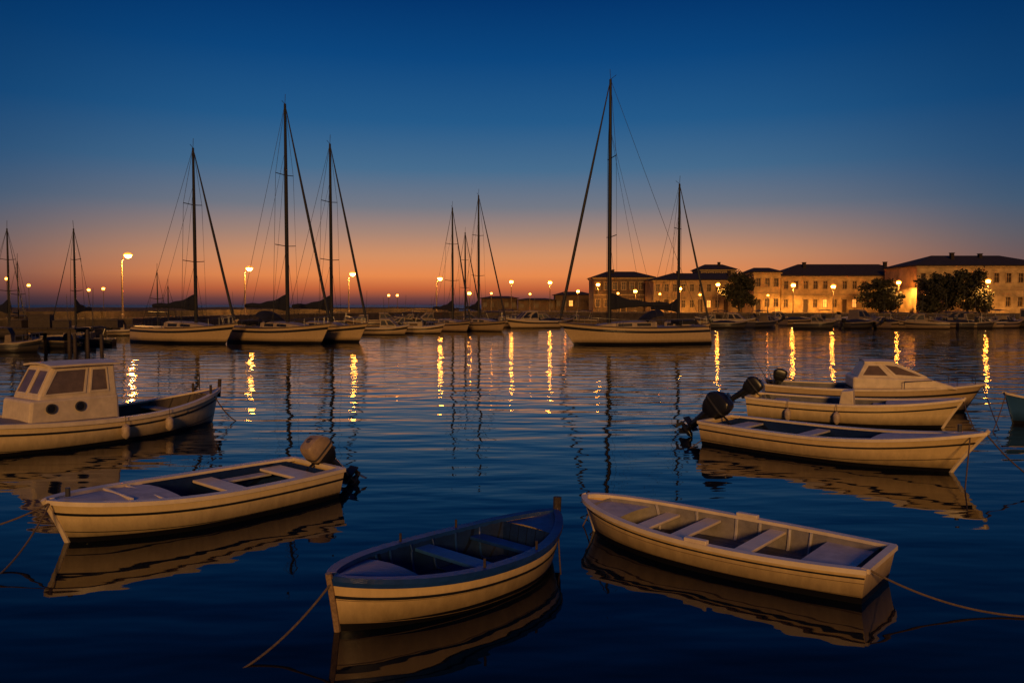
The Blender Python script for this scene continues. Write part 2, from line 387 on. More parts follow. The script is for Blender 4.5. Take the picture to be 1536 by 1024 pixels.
# ------------------------------------------------------------------ water
m,t,b=nt('harbour_water'); n_=t.nodes; l_=t.links
tcw=n_.new('ShaderNodeTexCoord')
def wn(sc,stretch,rot,det):
    mp=n_.new('ShaderNodeMapping'); mp.inputs['Scale'].default_value=stretch; mp.inputs['Rotation'].default_value=(0,0,R(rot)); l_.new(tcw.outputs['Object'],mp.inputs[0])
    q=n_.new('ShaderNodeTexNoise'); q.inputs['Scale'].default_value=sc; q.inputs['Detail'].default_value=det; q.inputs['Roughness'].default_value=.45; l_.new(mp.outputs[0],q.inputs['Vector']); return q.outputs['Fac']
def wm(op,a,b=None,c=None):
    q=n_.new('ShaderNodeMath'); q.operation=op
    for i,v in enumerate((a,b,c)):
        if v is None: continue
        if isinstance(v,(int,float)): q.inputs[i].default_value=v
        else: l_.new(v,q.inputs[i])
    return q.outputs[0]
spw=n_.new('ShaderNodeSeparateXYZ'); l_.new(tcw.outputs['Object'],spw.inputs[0])
def wmr(a,i0,i1,o0,o1):
    q=n_.new('ShaderNodeMapRange'); q.inputs[1].default_value=i0; q.inputs[2].default_value=i1; q.inputs[3].default_value=o0; q.inputs[4].default_value=o1; l_.new(a,q.inputs[0]); return q.outputs[0]
h1=wn(.82,(.42,1.25,1),6,1.2); h2=wn(2.3,(.5,1.3,1),-10,1.2); h3=wn(.13,(1,1,1),0,2)
hh=wm('MULTIPLY_ADD',h2,.22,h1)
amp=wm('MULTIPLY_ADD',h3,1.5,.2)
amp=wm('MULTIPLY',amp,wmr(spw.outputs['Y'],10,30,.5,1.45))
hh=wm('MULTIPLY',hh,amp)
bp=n_.new('ShaderNodeBump'); bp.inputs['Strength'].default_value=1; bp.inputs['Distance'].default_value=.046
l_.new(hh,bp.inputs['Height']); l_.new(bp.outputs[0],b.inputs['Normal'])
l_.new(wmr(spw.outputs['Y'],120,330,.02,.38),b.inputs['Roughness'])
l_.new(wmr(spw.outputs['Y'],10,28,1.36,1.62),b.inputs['IOR'])
b.inputs['Base Color'].default_value=(.0010,.0055,.0125,1)
wt=MB().add([(-6000,-300,0),(6000,-300,0),(6000,12000,0),(-6000,12000,0)],[(0,1,2,3)]).build('water',m,None,smooth=False); struct(wt,'calm rippled harbour water at dusk')
# ------------------------------------------------------------------ quays
def slab(name,poly,z0,z1,mat):
    m=MB(); n=len(poly); m.add([(x,y,z0) for x,y in poly]+[(x,y,z1) for x,y in poly],[tuple(range(n,2*n))]+[(i,(i+1)%n,(i+1)%n+n,i+n) for i in range(n)])
    return m.build(name,mat,None,smooth=False)
front=[(-170,62),(-41,86),(-38,121),(-26.5,142),(-13,166),(5,172),(22,152),(32,138),(190,128)]
back=[(190,500),(-14,320),(-14,200),(-19,177),(-33,150),(-45,127),(-49,95),(-170,70)]
struct(slab('quay',front+back,-2,1.7,STONE))
kb=MB()
for a,c in zip(front[:-1],front[1:]):
    a=Vector((a[0],a[1],0)); c=Vector((c[0],c[1],0)); d=c-a; nrm=Vector((-d.y,d.x,0)).normalized()
    kb.box((a+c)/2+nrm*.2+Vector((0,0,1.78)),(d.length,.5,.2),Matrix.Rotation(math.atan2(d.y,d.x),3,'Z'))
struct(kb.build('quay_edge',CONC,None,smooth=False))
sw=MB(); bk=back[::-1][:6]
for a,c in zip(bk[:-1],bk[1:]):
    a=Vector((a[0],a[1],0)); c=Vector((c[0],c[1],0)); d=c-a; nrm=Vector((-d.y,d.x,0)).normalized()
    sw.box((a+c)/2-nrm*.35+Vector((0,0,2.1)),(d.length+.3,.6,.85),Matrix.Rotation(math.atan2(d.y,d.x),3,'Z'))
tag(sw.build('sea_wall',STONE,None,smooth=False),'long low stone sea wall along the left quay','wall')
bw=MB(); P0=Vector((-330,235,0)); P1=Vector((-30,305,0)); rows=[]
for i in range(81):
    p=P0.lerp(P1,i/80); r=lambda:random.uniform(-.5,.5)
    rows.append([p+Vector((0,-7+r(),-1)),p+Vector((0,-4+r(),1.2+r()*.6)),p+Vector((0,-2,2.3+r()*.4)),p+Vector((0,2,2.3)),p+Vector((0,6,-1))])
struct(bw.grid(rows).build('breakwater',STONE,None,smooth=False),'dark rubble breakwater far out on the left')
# ------------------------------------------------------------------ lamps
def spot(par,loc,P,size=172):
    l=bpy.data.lights.new('lamp_light','SPOT'); l.energy=P; l.color=(1,.43,.08); l.spot_size=R(size); l.spot_blend=.25; l.shadow_soft_size=.2
    o=bpy.data.objects.new('lamp_light',l); col.objects.link(o); o.parent=par; o.location=loc; return o
def lamp_arm(px,py,d,label,P=9000,base=1.7,k=1.):
    h=D(px,py,d); hd=h.z-base; o=empty('street_lamp',label,'street lamp',(h.x-.75,d,base),0,'tall curved lamps on the left quay')
    MB().tube([(0,0,0),(0,0,.5),(0,0,.55),(0,0,hd-1.2)],[.18,.18,.11,.08],10).build('post',POST,o)
    MB().tube([(0,0,hd-1.2)]+[(.75*(1-math.cos(a)),0,hd-1.2+1.25*math.sin(a)) for a in (R(20),R(40),R(60),R(80),R(90))]+[(.95,0,hd+.05)],.055,8).build('arm',POST,o)
    MB().lathe([(.05,.24*k),(.24*k,.20*k),(.42*k,.05),(.45*k,-.03),(.36*k,-.03)],(.75,0,hd),14).build('lamp_shade',HALO,o)  # shade emits amber to imitate a halo over the bulb
    MB().lathe([(.05,-.34*k),(.20*k,-.29*k),(.32*k,-.16),(.33*k,-.04),(.26*k,-.02)],(.75,0,hd),16).build('bulb',BULB,o)
    spot(o,(.75,0,hd-.36*k),P)
def lamp_post(px,py,d,label,P=1200,base=1.7,r=.42,em=None,group='straight globe lamps along the town quay'):
    r*=.86; h=D(px,py,d); hd=h.z-base; o=empty('street_lamp',label,'street lamp',(h.x,d,base),0,group)
    MB().tube([(0,0,0),(0,0,.4),(0,0,.45),(0,0,hd-r*.95)],[.17,.17,.09,.07],8).build('post',POST,o)
    MB().lathe([(r*.45,-r*.42),(r*.68,-r*.25),(r*.76,0),(r*.68,r*.25),(r*.45,r*.42)],(0,0,hd),14).build('bulb',em or BULB,o)
    MB().lathe([(r*.2,-r*1.05),(r*.65,-r*.9),(r*1.0,-r*.42),(r*.5,-r*.38)],(0,0,hd),14).build('lower_halo_glass',HALO,o)  # glowing collars added below and above the bulb as its halo
    MB().lathe([(r*.5,r*.38),(r*1.0,r*.42),(r*.65,r*.92),(.03,r*1.1)],(0,0,hd),14).build('upper_halo_glass',HALO,o)
    if P: spot(o,(0,0,hd-r*1.1),P*3.)
for a in ((192,382,91,'nearest curved street lamp on the left quay, left of the three tall yachts',9000,1.7,1.15),(374,402,124,'curved street lamp between the first two tall yacht masts',9000,1.7,1.35),(529,410,145,'curved street lamp just right of the third tall yacht mast',9000,1.7,1.5),(660,417,170,'curved street lamp left of the slim pair of distant masts',9000,1.7,1.5)): lamp_arm(*a)
for a in ((704,440,186,'small quay lamp behind the slim distant masts',600,1.7,.55),(767,423,200,'lamp in front of the low left-hand warehouse',1200,1.7,.65),(825,424,195,'lamp in front of the low building left of the big yacht',1200,1.7,.65),(867,437,205,'low lamp left of the dark block behind the big yacht',900,1.7,.55),
  (897,427,178,'lamp beside the lit corner of the dark block',1800,1.7,.55),(953,437,164,'low lamp behind the big yacht\'s boom',1500,1.7,.5),(1020,433,161,'lamp behind the mast right of the big yacht',2600,1.7,.52),(1077,427,157,'lamp left of the leafy tree beside the palazzo',2600,1.7,.52),
  (1190,428,155.5,'left lamp in front of the yellow palazzo',3600,1.7,.58),(1250,430,155.5,'right lamp in front of the yellow palazzo',3600,1.7,.58),(1348,424,151,'lamp at the right end of the palazzo',3600,1.7,.54),(1482,422,141,'rightmost lamp, beside the largest tree',3600,1.7,.58)): lamp_post(*a)
for a in ((10,418,236,'lamp on the breakwater at the far left edge',0,2.2,.65),(43,428,246,'second breakwater lamp from the left edge',0,2.2,.65),(133,435,252,'left one of the close pair of breakwater lamps left of the tall lamp',0,2.2,.65),(155,433,254,'right one of the close pair of breakwater lamps left of the tall lamp',0,2.2,.65),
  (583,443,292,'left one of two tiny lamps at the breakwater end',0,2.2,.65),(596,443,294,'right one of two tiny lamps at the breakwater end',0,2.2,.65)): lamp_post(*a,em=BULBS,group='tiny lamps along the far breakwater')
for a in ((737,440,206,'tiny lamp left of the first warehouse lamp',0,1.7,.4),(795,441,204,'tiny lamp between the two warehouse lamps',0,1.7,.4),(848,440,200,'tiny lamp right of the second warehouse lamp',0,1.7,.4),(927,440,180,'tiny lamp right of the big yacht mast',0,1.7,.36),(990,441,167,'tiny lamp left of the mast behind the big yacht',0,1.7,.34),(1050,442,164,'tiny lamp beside the cream house row\'s right half',0,1.7,.34),(1152,443,157,'tiny lamp at the narrow house front',0,1.7,.3),(1296,442,156,'tiny lamp left of the small spreading tree',0,1.7,.3),(1386,443,146,'tiny lamp at the left corner of the taller right building',0,1.7,.3)): lamp_post(*a,em=BULBS,group='tiny lamps along the town quay')
# ------------------------------------------------------------------ buildings
def winmesh(ww,wh,arch=False):
    m=MB(); f=.16
    for c,d in (((0,-.03,-f/2),(ww+2*f,.16,f)),((0,-.05,wh+f/2),(ww+2*f+.2,.22,f)),((-ww/2-f/2,-.02,wh/2),(f,.12,wh-.004)),((ww/2+f/2,-.02,wh/2),(f,.12,wh-.004))): m.box(c,d)
    m.box((0,.12,wh/2),(.07,.07,wh-.01)); m.box((0,.12,wh*.62),(ww-.01,.06,.07))
    return m
def building(label,name,x0,x1,y0,dep,ze,zr,floors,ncol,wall,zb=1.7,hip=True,ww=1.1,wh=1.9,doors=(),lit=(),chim=(),cornice=True,skip=()):
    cx=(x0+x1)/2; o=empty(name,label,'building',(cx,y0,zb)); hw=(x1-x0)/2; he=ze-zb
    xs=[-hw+(2*hw)*(i+.5)/ncol for i in range(ncol)]; fh=he/floors
    ops=[]
    for fl in range(floors):
        for i,x in enumerate(xs):
            if (i,fl) in skip: continue
            if fl==0 and i in doors: ops.append((x-ww*.6,x+ww*.6,.02,min(2.7,he-.4),'d',i,fl))
            else:
                z=fl*fh+fh*.30; ops.append((x-ww/2,x+ww/2,z,min(z+wh,(fl+1)*fh-.35),'w',i,fl))
    cxs=sorted(set([-hw,hw]+[q for p in ops for q in p[:2]])); czs=sorted(set([0,he]+[q for p in ops for q in p[2:4]]))
    m=MB()
    for a,c in zip(cxs[:-1],cxs[1:]):
        for e,g in zip(czs[:-1],czs[1:]):
            mxx,mz=(a+c)/2,(e+g)/2
            if any(p[0]<mxx<p[1] and p[2]<mz<p[3] for p in ops): continue
            m.face([(a,0,e),(c,0,e),(c,0,g),(a,0,g)])
    for p in ops:
        a,c,e,g=p[:4]; dp=.25
        m.add([(a,0,e),(c,0,e),(c,0,g),(a,0,g),(a,dp,e),(c,dp,e),(c,dp,g),(a,dp,g)],[(0,1,5,4),(1,2,6,5),(2,3,7,6),(3,0,4,7)])
    m.face([(-hw,0,0),(-hw,0,he),(-hw,dep,he),(-hw,dep,0)]); m.face([(hw,0,0),(hw,dep,0),(hw,dep,he),(hw,0,he)]); m.face([(-hw,dep,0),(-hw,dep,he),(hw,dep,he),(hw,dep,0)])
    m.build('wall',wall,o,smooth=False)
    cache={}
    for a,c,e,g,k,i,fl in ops:
        if k=='d':
            q=MB(); q.box(((a+c)/2,.18,(e+g)/2),(c-a-.02,.1,g-e-.02)); dd=q.build('door',DOORM,o,smooth=False)
            fr=MB()
            for sx in (-1,1): fr.box(((a+c)/2+sx*((c-a)/2+.1),-.03,g/2),(.2,.12,g))
            fr.box(((a+c)/2,-.04,g+.12),(c-a+.5,.16,.22)); fr.build('door_frame',TRIM if wall is not PLAS[3] else wall,dd,smooth=False)
        else:
            key=round(g-e,3)
            if key not in cache: 
                wn_=winmesh(c-a,g-e).build('window',TRIM if wall is not PLAS[3] else wall,o,smooth=False,loc=((a+c)/2,0,e)); cache[key]=wn_; wo=wn_
            else:
                wo=cache[key].copy(); col.objects.link(wo); wo.location=((a+c)/2,0,e)
            MB().face([(a-(a+c)/2,.2,0),(c-(a+c)/2,.2,0),(c-(a+c)/2,.2,g-e),(a-(a+c)/2,.2,g-e)]).build('pane',WLIT if (i,fl) in lit else WPANE,wo,smooth=False)
    if cornice:
        q=MB(); q.box((0,-.12,he-.18),(2*hw+.5,.24,.3)); q.box((-hw-.12,dep/2,he-.18),(.24,dep-.01,.3))
        if floors>1: q.box((0,-.05,fh-.05),(2*hw+.06,.1,.22))
        q.build('cornice',TRIM,o,smooth=False)
    oh=.5; rz=zr-zb; rf=MB(); A=[(-hw-oh,-oh,he),(hw+oh,-oh,he),(hw+oh,dep+oh,he),(-hw-oh,dep+oh,he)]
    ins=min(dep/2,hw*.6) if hip else 0
    if hip: Rg=[(-hw-oh+ins,dep/2,rz),(hw+oh-ins,dep/2,rz)]
    else: Rg=[(-hw-oh,dep/2,rz),(hw+oh,dep/2,rz)]
    B=[(x,y,z+.14) for x,y,z in A]
    rf.add(A+B+Rg,[(3,2,1,0),(0,1,5,4),(1,2,6,5),(2,3,7,6),(3,0,4,7),(4,5,9,8),(5,6,9),(6,7,8,9),(7,4,8)])
    ro=rf.build('roof',TILE,o,smooth=False)
    for x,y,h in chim:
        q=MB(); q.box((x,y,rz-.6+h/2),(.6,.7,h+1)); q.box((x,y,rz+h-.05),(.75,.85,.12)); q.build('chimney',TILE,ro,smooth=False)
    return o
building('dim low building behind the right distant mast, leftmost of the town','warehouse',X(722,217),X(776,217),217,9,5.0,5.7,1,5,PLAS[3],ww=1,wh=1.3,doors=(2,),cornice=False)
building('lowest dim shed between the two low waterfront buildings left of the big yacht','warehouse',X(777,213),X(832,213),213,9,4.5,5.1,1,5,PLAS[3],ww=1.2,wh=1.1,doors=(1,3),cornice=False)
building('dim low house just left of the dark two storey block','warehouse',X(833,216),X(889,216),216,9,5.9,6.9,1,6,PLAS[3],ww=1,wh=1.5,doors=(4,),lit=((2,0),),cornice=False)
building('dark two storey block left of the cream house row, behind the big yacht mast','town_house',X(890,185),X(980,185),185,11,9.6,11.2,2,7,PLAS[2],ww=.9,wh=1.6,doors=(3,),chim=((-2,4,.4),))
building('cream two storey house row behind the stern of the big yacht','town_house',X(980,172),X(1133,172),172,11,8.6,10.3,2,12,PLAS[4],ww=.8,wh=1.5,doors=(1,5,8),lit=((2,0),(6,0)),chim=((-5,4,.4),(6,3,.5)))
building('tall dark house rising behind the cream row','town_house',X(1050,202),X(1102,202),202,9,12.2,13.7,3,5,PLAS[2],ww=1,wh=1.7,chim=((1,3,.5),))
building('narrow house front with low roof at the left end of the yellow palazzo','town_house',X(1130,162.5),X(1170,162.5),162.5,8,9.9,11.0,2,3,PLAS[0],ww=.85,wh=1.6,doors=(0,))
building('long yellow two storey palazzo with a dark hipped roof','palazzo',X(1171,164),X(1376,164),164,12,9.2,11.9,2,14,PLAS[0],ww=.8,wh=1.55,doors=(2,6,10),lit=((7,0),(4,0)),chim=((-8,4,.3),(9,4,.4)),skip=((1,0),(12,0),(5,1)))
building('taller cream building at the right edge behind the largest tree','palazzo',X(1374,150),X(1575,150),150,13,10.6,12.9,2,11,PLAS[1],ww=.85,wh=1.7,doors=(5,),lit=((9,0),),chim=((-4,4,.4),(2,5,.3)),skip=((2,0),(6,0)))
# ------------------------------------------------------------------ trees
def tree(px,d,ztop,zlow,wid,label,n=7600):
    o=empty('tree',label,'tree',(X(px,d),d,1.7)); hb=zlow-1.7
    m=MB(); m.tube([(0,0,0),(.05,0,hb*.5),(0,.05,hb+.6)],[.3,.24,.18],9)
    for k in range(6):
        a=2*pi*k/6+.4; e=Vector((math.cos(a)*wid*.3,math.sin(a)*wid*.3,hb+(ztop-zlow)*random.uniform(.35,.75))); m.tube([(0,.03,hb*.7+.3),(e.x*.5,e.y*.5,hb+.5),e],[.13,.09,.03],7)
    m.build('trunk',TRUNK,o)
    cl=[]; hz=(ztop-zlow)/2
    for k in range(42):
        a=random.uniform(0,2*pi); zz=random.uniform(-.9,.8); r=wid/2*random.uniform(.05,.95)*math.sqrt(1-max(0,zz)**2*.7); cl.append((Vector((r*math.cos(a),r*math.sin(a)*.7,hb+hz+hz*zz*random.uniform(.75,1.1))),wid*random.uniform(.08,.16)))
    c=MB()
    for k in range(n):
        ce,rr=random.choice(cl); v=Vector((random.gauss(0,1),random.gauss(0,1),random.gauss(0,.8))); v=v.normalized()*rr*random.uniform(.3,1.2); p=ce+v
        s=random.uniform(.13,.32); u=Vector((random.gauss(0,1),random.gauss(0,1),random.gauss(0,1))).normalized(); q=u.orthogonal().normalized(); w_=u.cross(q)
        c.face([p+q*s,p+w_*s*.6,p-q*s,p-w_*s*.6])
    c.build('crown',LEAF,o,smooth=False)
tree(1108,157,9.8,2.4,7.0,'round leafy tree at the left end of the yellow palazzo')
tree(1320,152,8.4,2.4,7.8,'small spreading tree in front of the palazzo\'s right end')
tree(1408,144,9.0,2.3,8.0,'left half of the dark tree pair in front of the right-hand building')
tree(1450,143,9.8,2.3,8.6,'right half of the dark tree pair, next to the rightmost lamp')
# ------------------------------------------------------------------ sailboats
def sailboat(label,stern,bow,B,fb,zm,tmast,cover=True,hood=True,rake=0.,group=None,ns=2,mr=.13,hm=None,full=True,backstay=True,furl=.09):
    o,L=boat('sailboat',label,'sailboat',stern,bow,group)
    h=Hull(L,B,(fb*.95,fb*.9,fb*1.2),keel=-.5,tw=.62,rake=L*.13,srake=-L*.04,p=1.8,q=.95,tm=.4,e0=.45,e1=1)
    h.shell(26,9).build('hull',hm or HY,o); h.stripe(.10,.17,-.02).build('hull_stripe',LINE,o)
    h.gunwale(.03,.09,.07,.04,cap=True).build('toe_rail',WOODD,o); h.deck(0,1,.0,.10,.05).build('deck',WDY,o)
    xm=-L/2+L*tmast; zd=fb+.08
    if full:
        c=MB(); rows=[]
        for i in range(11):
            u=i/10; x=-L*.14+L*.42*u; hh_=.42*(1-u**3)+.02; bb=B*.32*(1-.35*u*u)
            rows.append([Vector((x,-bb,fb*.95)),Vector((x,-bb*.92,fb*.95+hh_*.8+.05)),Vector((x,-bb*.5,fb*.95+hh_+.06)),Vector((x,bb*.5,fb*.95+hh_+.06)),Vector((x,bb*.92,fb*.95+hh_*.8+.05)),Vector((x,bb,fb*.95))])
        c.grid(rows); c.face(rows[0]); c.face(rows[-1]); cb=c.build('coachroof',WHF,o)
        for sd in (1,-1):
            for u0,u1 in ((.1,.32),(.4,.62)):
                a=[]
                for u in (u0,u1):
                    bb=B*.32*(1-.35*u*u)+.008; hh_=.42*(1-u**3)+.02; x=-L*.14+L*.42*u
                    a.append((Vector((x,sd*bb*.985,fb*.95+.2*(hh_*.8+.05))),Vector((x,sd*bb*.94,fb*.95+.8*(hh_*.8+.05)))))
                MB().face([a[0][0],a[1][0],a[1][1],a[0][1]]).build('window',LINE,cb,smooth=False)
    top=Vector((xm-rake,0,zm)); ft=Vector((xm,0,zd))
    ma=MB().tube([ft,ft.lerp(top,.6),top],[mr,mr*.92,mr*.6],10).build('mast',MAST,o)
    fr=(.36,.68) if ns==2 else ((.5,) if ns==1 else ())
    for q in fr:
        p=ft.lerp(top,q); wd=B*.36*(1.1-q*.4); MB().tube([p+Vector((-.15,-wd,.1)),p,p+Vector((-.15,wd,.1))],.035,6).build('spreader',MAST,ma)
    MB().tube([top,top+Vector((0.05,0,.8))],.02,6).build('antenna',MAST,ma)
    if full: MB().tube([top,top+Vector((-.45,.1,.35))],.02,6).build('wind_vane',MAST,ma)
    bl=min(L*(tmast-.1),5.2); b0=ft.lerp(top,1.55/(zm-zd)); b1=b0+Vector((-bl,0,.05))
    MB().tube([b0,b1],.09,8).build('boom',MAST,o)
    if cover:
        rows=[]
        for i in range(15):
            u=i/14; p=b0.lerp(b1,u); hh_=.26+.9*(1-u)**2.6+.05*math.sin(u*17); rows.append([p+Vector((0,.22*math.cos(a)*(1-.4*u),hh_*max(math.sin(a),-.3)+.04)) for a in [2*pi*j/10 for j in range(10)]])
        q=MB().grid(rows,True); q.face(rows[0]); q.face(rows[-1]); q.build('sail_cover',CANV,o)
    bp_=h.pt(1,0,1)+Vector((-.15,0,.1)); bp_.y=0; sp_=Vector((-L/2+.1,0,fb))
    MB().tube([bp_,bp_.lerp(top,.04),bp_.lerp(top,.5),bp_.lerp(top,.96),top],[.02,furl,furl*.9,furl*.35,.015],8).build('forestay',RIG,o)
    if backstay: MB().tube([sp_,top],.016,5).build('backstay',RIG,o)
    for sd in (1,-1):
        yb=h.half(tmast)*.95*sd
        p=ft.lerp(top,fr[-1]) if fr else ft.lerp(top,.9)
        tip=p+Vector((-.15,sd*B*.36*(1.1-(fr[-1] if fr else .9)*.4),.1))
        MB().tube([(xm-.2,yb,fb),tip,top],.016,5).build('shroud',RIG,o)
        if full and fr:
            p=ft.lerp(top,fr[0]); MB().tube([(xm-.5,yb,fb),p],.013,5).build('lower_shroud',RIG,o)
            p=ft.lerp(top,.8); MB().tube([(xm-L*.3,h.half(.2)*.9*sd,fb),p],.012,5).build('running_stay',RIG,o)
    if full:
        pr=MB()
        for sd in (1,-1):
            a=[h.pt(t,0,sd,.08,.05) for t in (.8,.88,.95,1)]
            pr.tube([p+Vector((0,0,.6)) for p in a],.02,6)
            for p in a[:3]: pr.tube([p,p+Vector((0,0,.6))],.018,6)
        pr.build('pulpit_rail',STEEL,o)
        lr=MB()
        for sd in (1,-1):
            a=[h.pt(t,0,sd,.08,.05) for t in (0.02,.2,.4,.6,.8)]
            lr.tube([p+Vector((0,0,.6)) for p in a],.008,5)
            for p in a: lr.tube([p,p+Vector((0,0,.6))],.015,5)
        lr.build('guard_rail',STEEL,o)
        if hood:
            rows=[]; x0=-L*.16
            for i in range(7):
                u=i/6; a=pi*.5*u; rows.append([Vector((x0+L*.09*math.cos(a)*1.2-.3,B*.33*math.cos(b_)*(1.05),fb+.3+(1.05*math.sin(a))*max(.25,math.sin(b_))**.5)) for b_ in [pi*j/8 for j in range(9)]])
            MB().grid(rows).build('sprayhood',CANV,o)
            MB().box((-L*.36,0,fb+.3),(L*.12,B*.5,.35)).build('cockpit_cover',CANV,o,bevel=.1)
    return o,h,L
sailboat('big white yacht at right centre with the tallest mast and a dark stripe',(X(1063,65.5),67.5),(X(837,65),65),3.7,1.55,D(921,120,66).z,.655,mr=.17,furl=.13)
sailboat('white yacht leftmost of the three tall masted yachts, right of the nearest curved lamp',(X(203,70),71),(X(354,66),66),3.3,1.45,D(297,222,68).z,.60,mr=.15,furl=.11,hood=False)
sailboat('white yacht with the tallest mast of the left group, between its two neighbours',(X(350,70),71),(X(497,66),66),3.5,1.45,D(430,155,68).z,.555,mr=.17,furl=.12)
sailboat('yacht at the right of the left group, half hidden behind the tallest one',(X(418,72),74),(X(549,68),69),3.4,1.4,D(490,212,70).z,.58,mr=.15,cover=True,hood=False,furl=.11)
sailboat('yacht moored behind the big white yacht, only its mast and stay stand clear',(X(970,82),83),(X(1062,80),79),3.0,1.2,D(1016,276,81).z,.52,mr=.15,hood=False,furl=.11)
sailboat('slim yacht with the left mast of the distant pair',(X(640,100),104),(X(706,96),96),2.9,1.1,D(676,311,99).z,.58,mr=.14,hood=False,hm=HF)
sailboat('slim yacht with the right and taller mast of the distant pair',(X(690,101),104),(X(760,98),97),3.0,1.15,D(712,291,100).z,.40,mr=.15,hood=False,hm=HF)
sailboat('small yacht farther back with the short mast between the distant pair',(X(672,122),124),(X(724,120),119),2.7,1.0,D(697,348,121).z,.5,mr=.14,cover=False,hood=False,hm=HQ,full=False)
sailboat('dark yacht at the left edge of the frame with a thin mast',(X(-45,80),82),(X(40,78),78),2.8,1.1,D(9,342,79).z,.62,mr=.11,hood=False,hm=HD,full=False,furl=.04)
sailboat('dark yacht behind the jetty with a lone mast left of the nearest curved lamp',(X(128,78),80),(X(75,76),76),2.8,1.1,D(107,341,77).z,.45,mr=.11,hood=False,hm=HD,full=False,furl=.04)
for px,py,dd,lb in ((230,405,84,'small boat with a short bare mast just right of the nearest curved lamp'),(246,428,82,'dinghy with the shortest mast, left of the first tall yacht'),(26,402,98,'small yacht with a thin mast near the left edge')):
    sailboat(lb,(X(px-30,dd),dd+3) if px>100 else (X(px-26,dd-16),dd-14),(X(px+25,dd),dd) if px>100 else (X(px+22,dd-16),dd-17),2.2,.8,D(px,py,dd).z,.5,mr=.07,cover=False,hood=False,hm=HG,full=False,ns=1,backstay=False,furl=.02)
# ------------------------------------------------------------------ small moored motorboats
def motorboat(label,px,wl,lpx,style,flip=1,ang=0.,hm=None,group=None):
    c=W(px,wl); L=lpx/F*c.y/max(.45,abs(math.cos(ang))); a=ang if flip>0 else pi+ang
    dv=Vector((math.cos(a),math.sin(a),0)); o,L=boat('motorboat',label,'motorboat',c-dv*L/2,c+dv*L/2,group)
    B=min(L*.36,2.9); fb=.10*L+.3
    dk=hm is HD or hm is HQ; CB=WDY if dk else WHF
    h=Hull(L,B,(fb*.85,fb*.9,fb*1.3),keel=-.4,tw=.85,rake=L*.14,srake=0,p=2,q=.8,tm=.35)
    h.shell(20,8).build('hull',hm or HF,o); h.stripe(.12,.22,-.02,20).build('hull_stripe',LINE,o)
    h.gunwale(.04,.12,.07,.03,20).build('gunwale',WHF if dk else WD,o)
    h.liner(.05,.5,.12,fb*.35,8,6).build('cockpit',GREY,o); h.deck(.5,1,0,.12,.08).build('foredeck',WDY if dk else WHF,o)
    if style==0:
        cabin(o,-L*.08,L*.27,L*.15,fb*.85,fb+.135*L+.12,B*.72,B*.55,CB,CB,2,.05,.05,True,.4,.05,None,glass=LINE)
    elif style==1:
        cabin(o,-L*.02,L*.3,L*.18,fb*.85,fb+.09*L+.1,B*.7,B*.5,CB,WDY,2,.0,.02,True,.15,.05,glass=LINE)
        m=MB(); x0,x1=-L*.36,L*.04; zt=fb+.17*L+.4
        m.grid([[Vector((x0+(x1-x0)*i/6,B*.36*u,zt-.12*u*u-.12*(i/3-1)**2)) for u in (-1,-.5,0,.5,1)] for i in range(7)]); m.build('canopy',CANV,o)
        for x in (x0+.1,x1-.1):
            MB().tube([(x*.8,-B*.4,fb*.9),(x,-B*.35,zt-.22),(x,0,zt-.13),(x,B*.35,zt-.22),(x*.8,B*.4,fb*.9)],.025,6).build('canopy_hoop',STEEL,o)
    elif style==2:
        m=MB(); rows=[]
        for i in range(9):
            t=.03+.62*i/8; hh_=.12+.34*math.sin(pi*i/8)*L*.12; bb=h.half(t)+.02; p=h.pt(t,0,1)
            rows.append([Vector((p.x,bb*u,p.z+.06+hh_*(1-u*u)+.02*math.sin(i*2.7+u*5))) for u in (-1,-.5,0,.5,1)])
        m.grid(rows).build('boat_cover',CANV,o)
    else:
        MB().prism([(-L*.12,fb*.4),(L*.02,fb*.4),(-.0,fb+.55),(-L*.1,fb+.5)],-.3,.3).build('console',CB,o,smooth=False,bevel=.03)
        MB().prism([(L*.0,fb+.55),(.03,fb+.55),(-L*.05,fb+1.0),(-L*.05-.03,fb+1.0)],-.32,.32).build('windscreen',LINE,o,smooth=False)
        MB().box((-L*.28,0,fb*.7),(.5,B*.6,.4)).build('seat',WDY,o,bevel=.05)
    if style in (2,3): outboard(o,(-L/2-.02,0,fb*.9),R(random.choice([5,35,55])),1.3,BLK)
    if style!=2:
        pr=MB()
        for sd in (1,-1):
            a_=[h.pt(t,0,sd,.1,.03) for t in (.6,.72,.85,.95,1)]
            pr.tube([p+Vector((0,0,.45)) for p in a_],.025,6)
            for p in a_[:4]: pr.tube([p,p+Vector((0,0,.45))],.02,6)
        pr.build('bow_rail',STEEL,o)
    if style in (0,1) and random.random()<.7: MB().tube([(-L*.02,.2,fb+.6),(-L*.05,.2,fb+.17*L+random.uniform(1.8,3.6))],[.03,.015],6).build('antenna',BLKM,o)
    return o
gM='motorboats moored in the middle distance'; gR='motorboats moored along the town quay'; gL='small boats by the dark jetty'
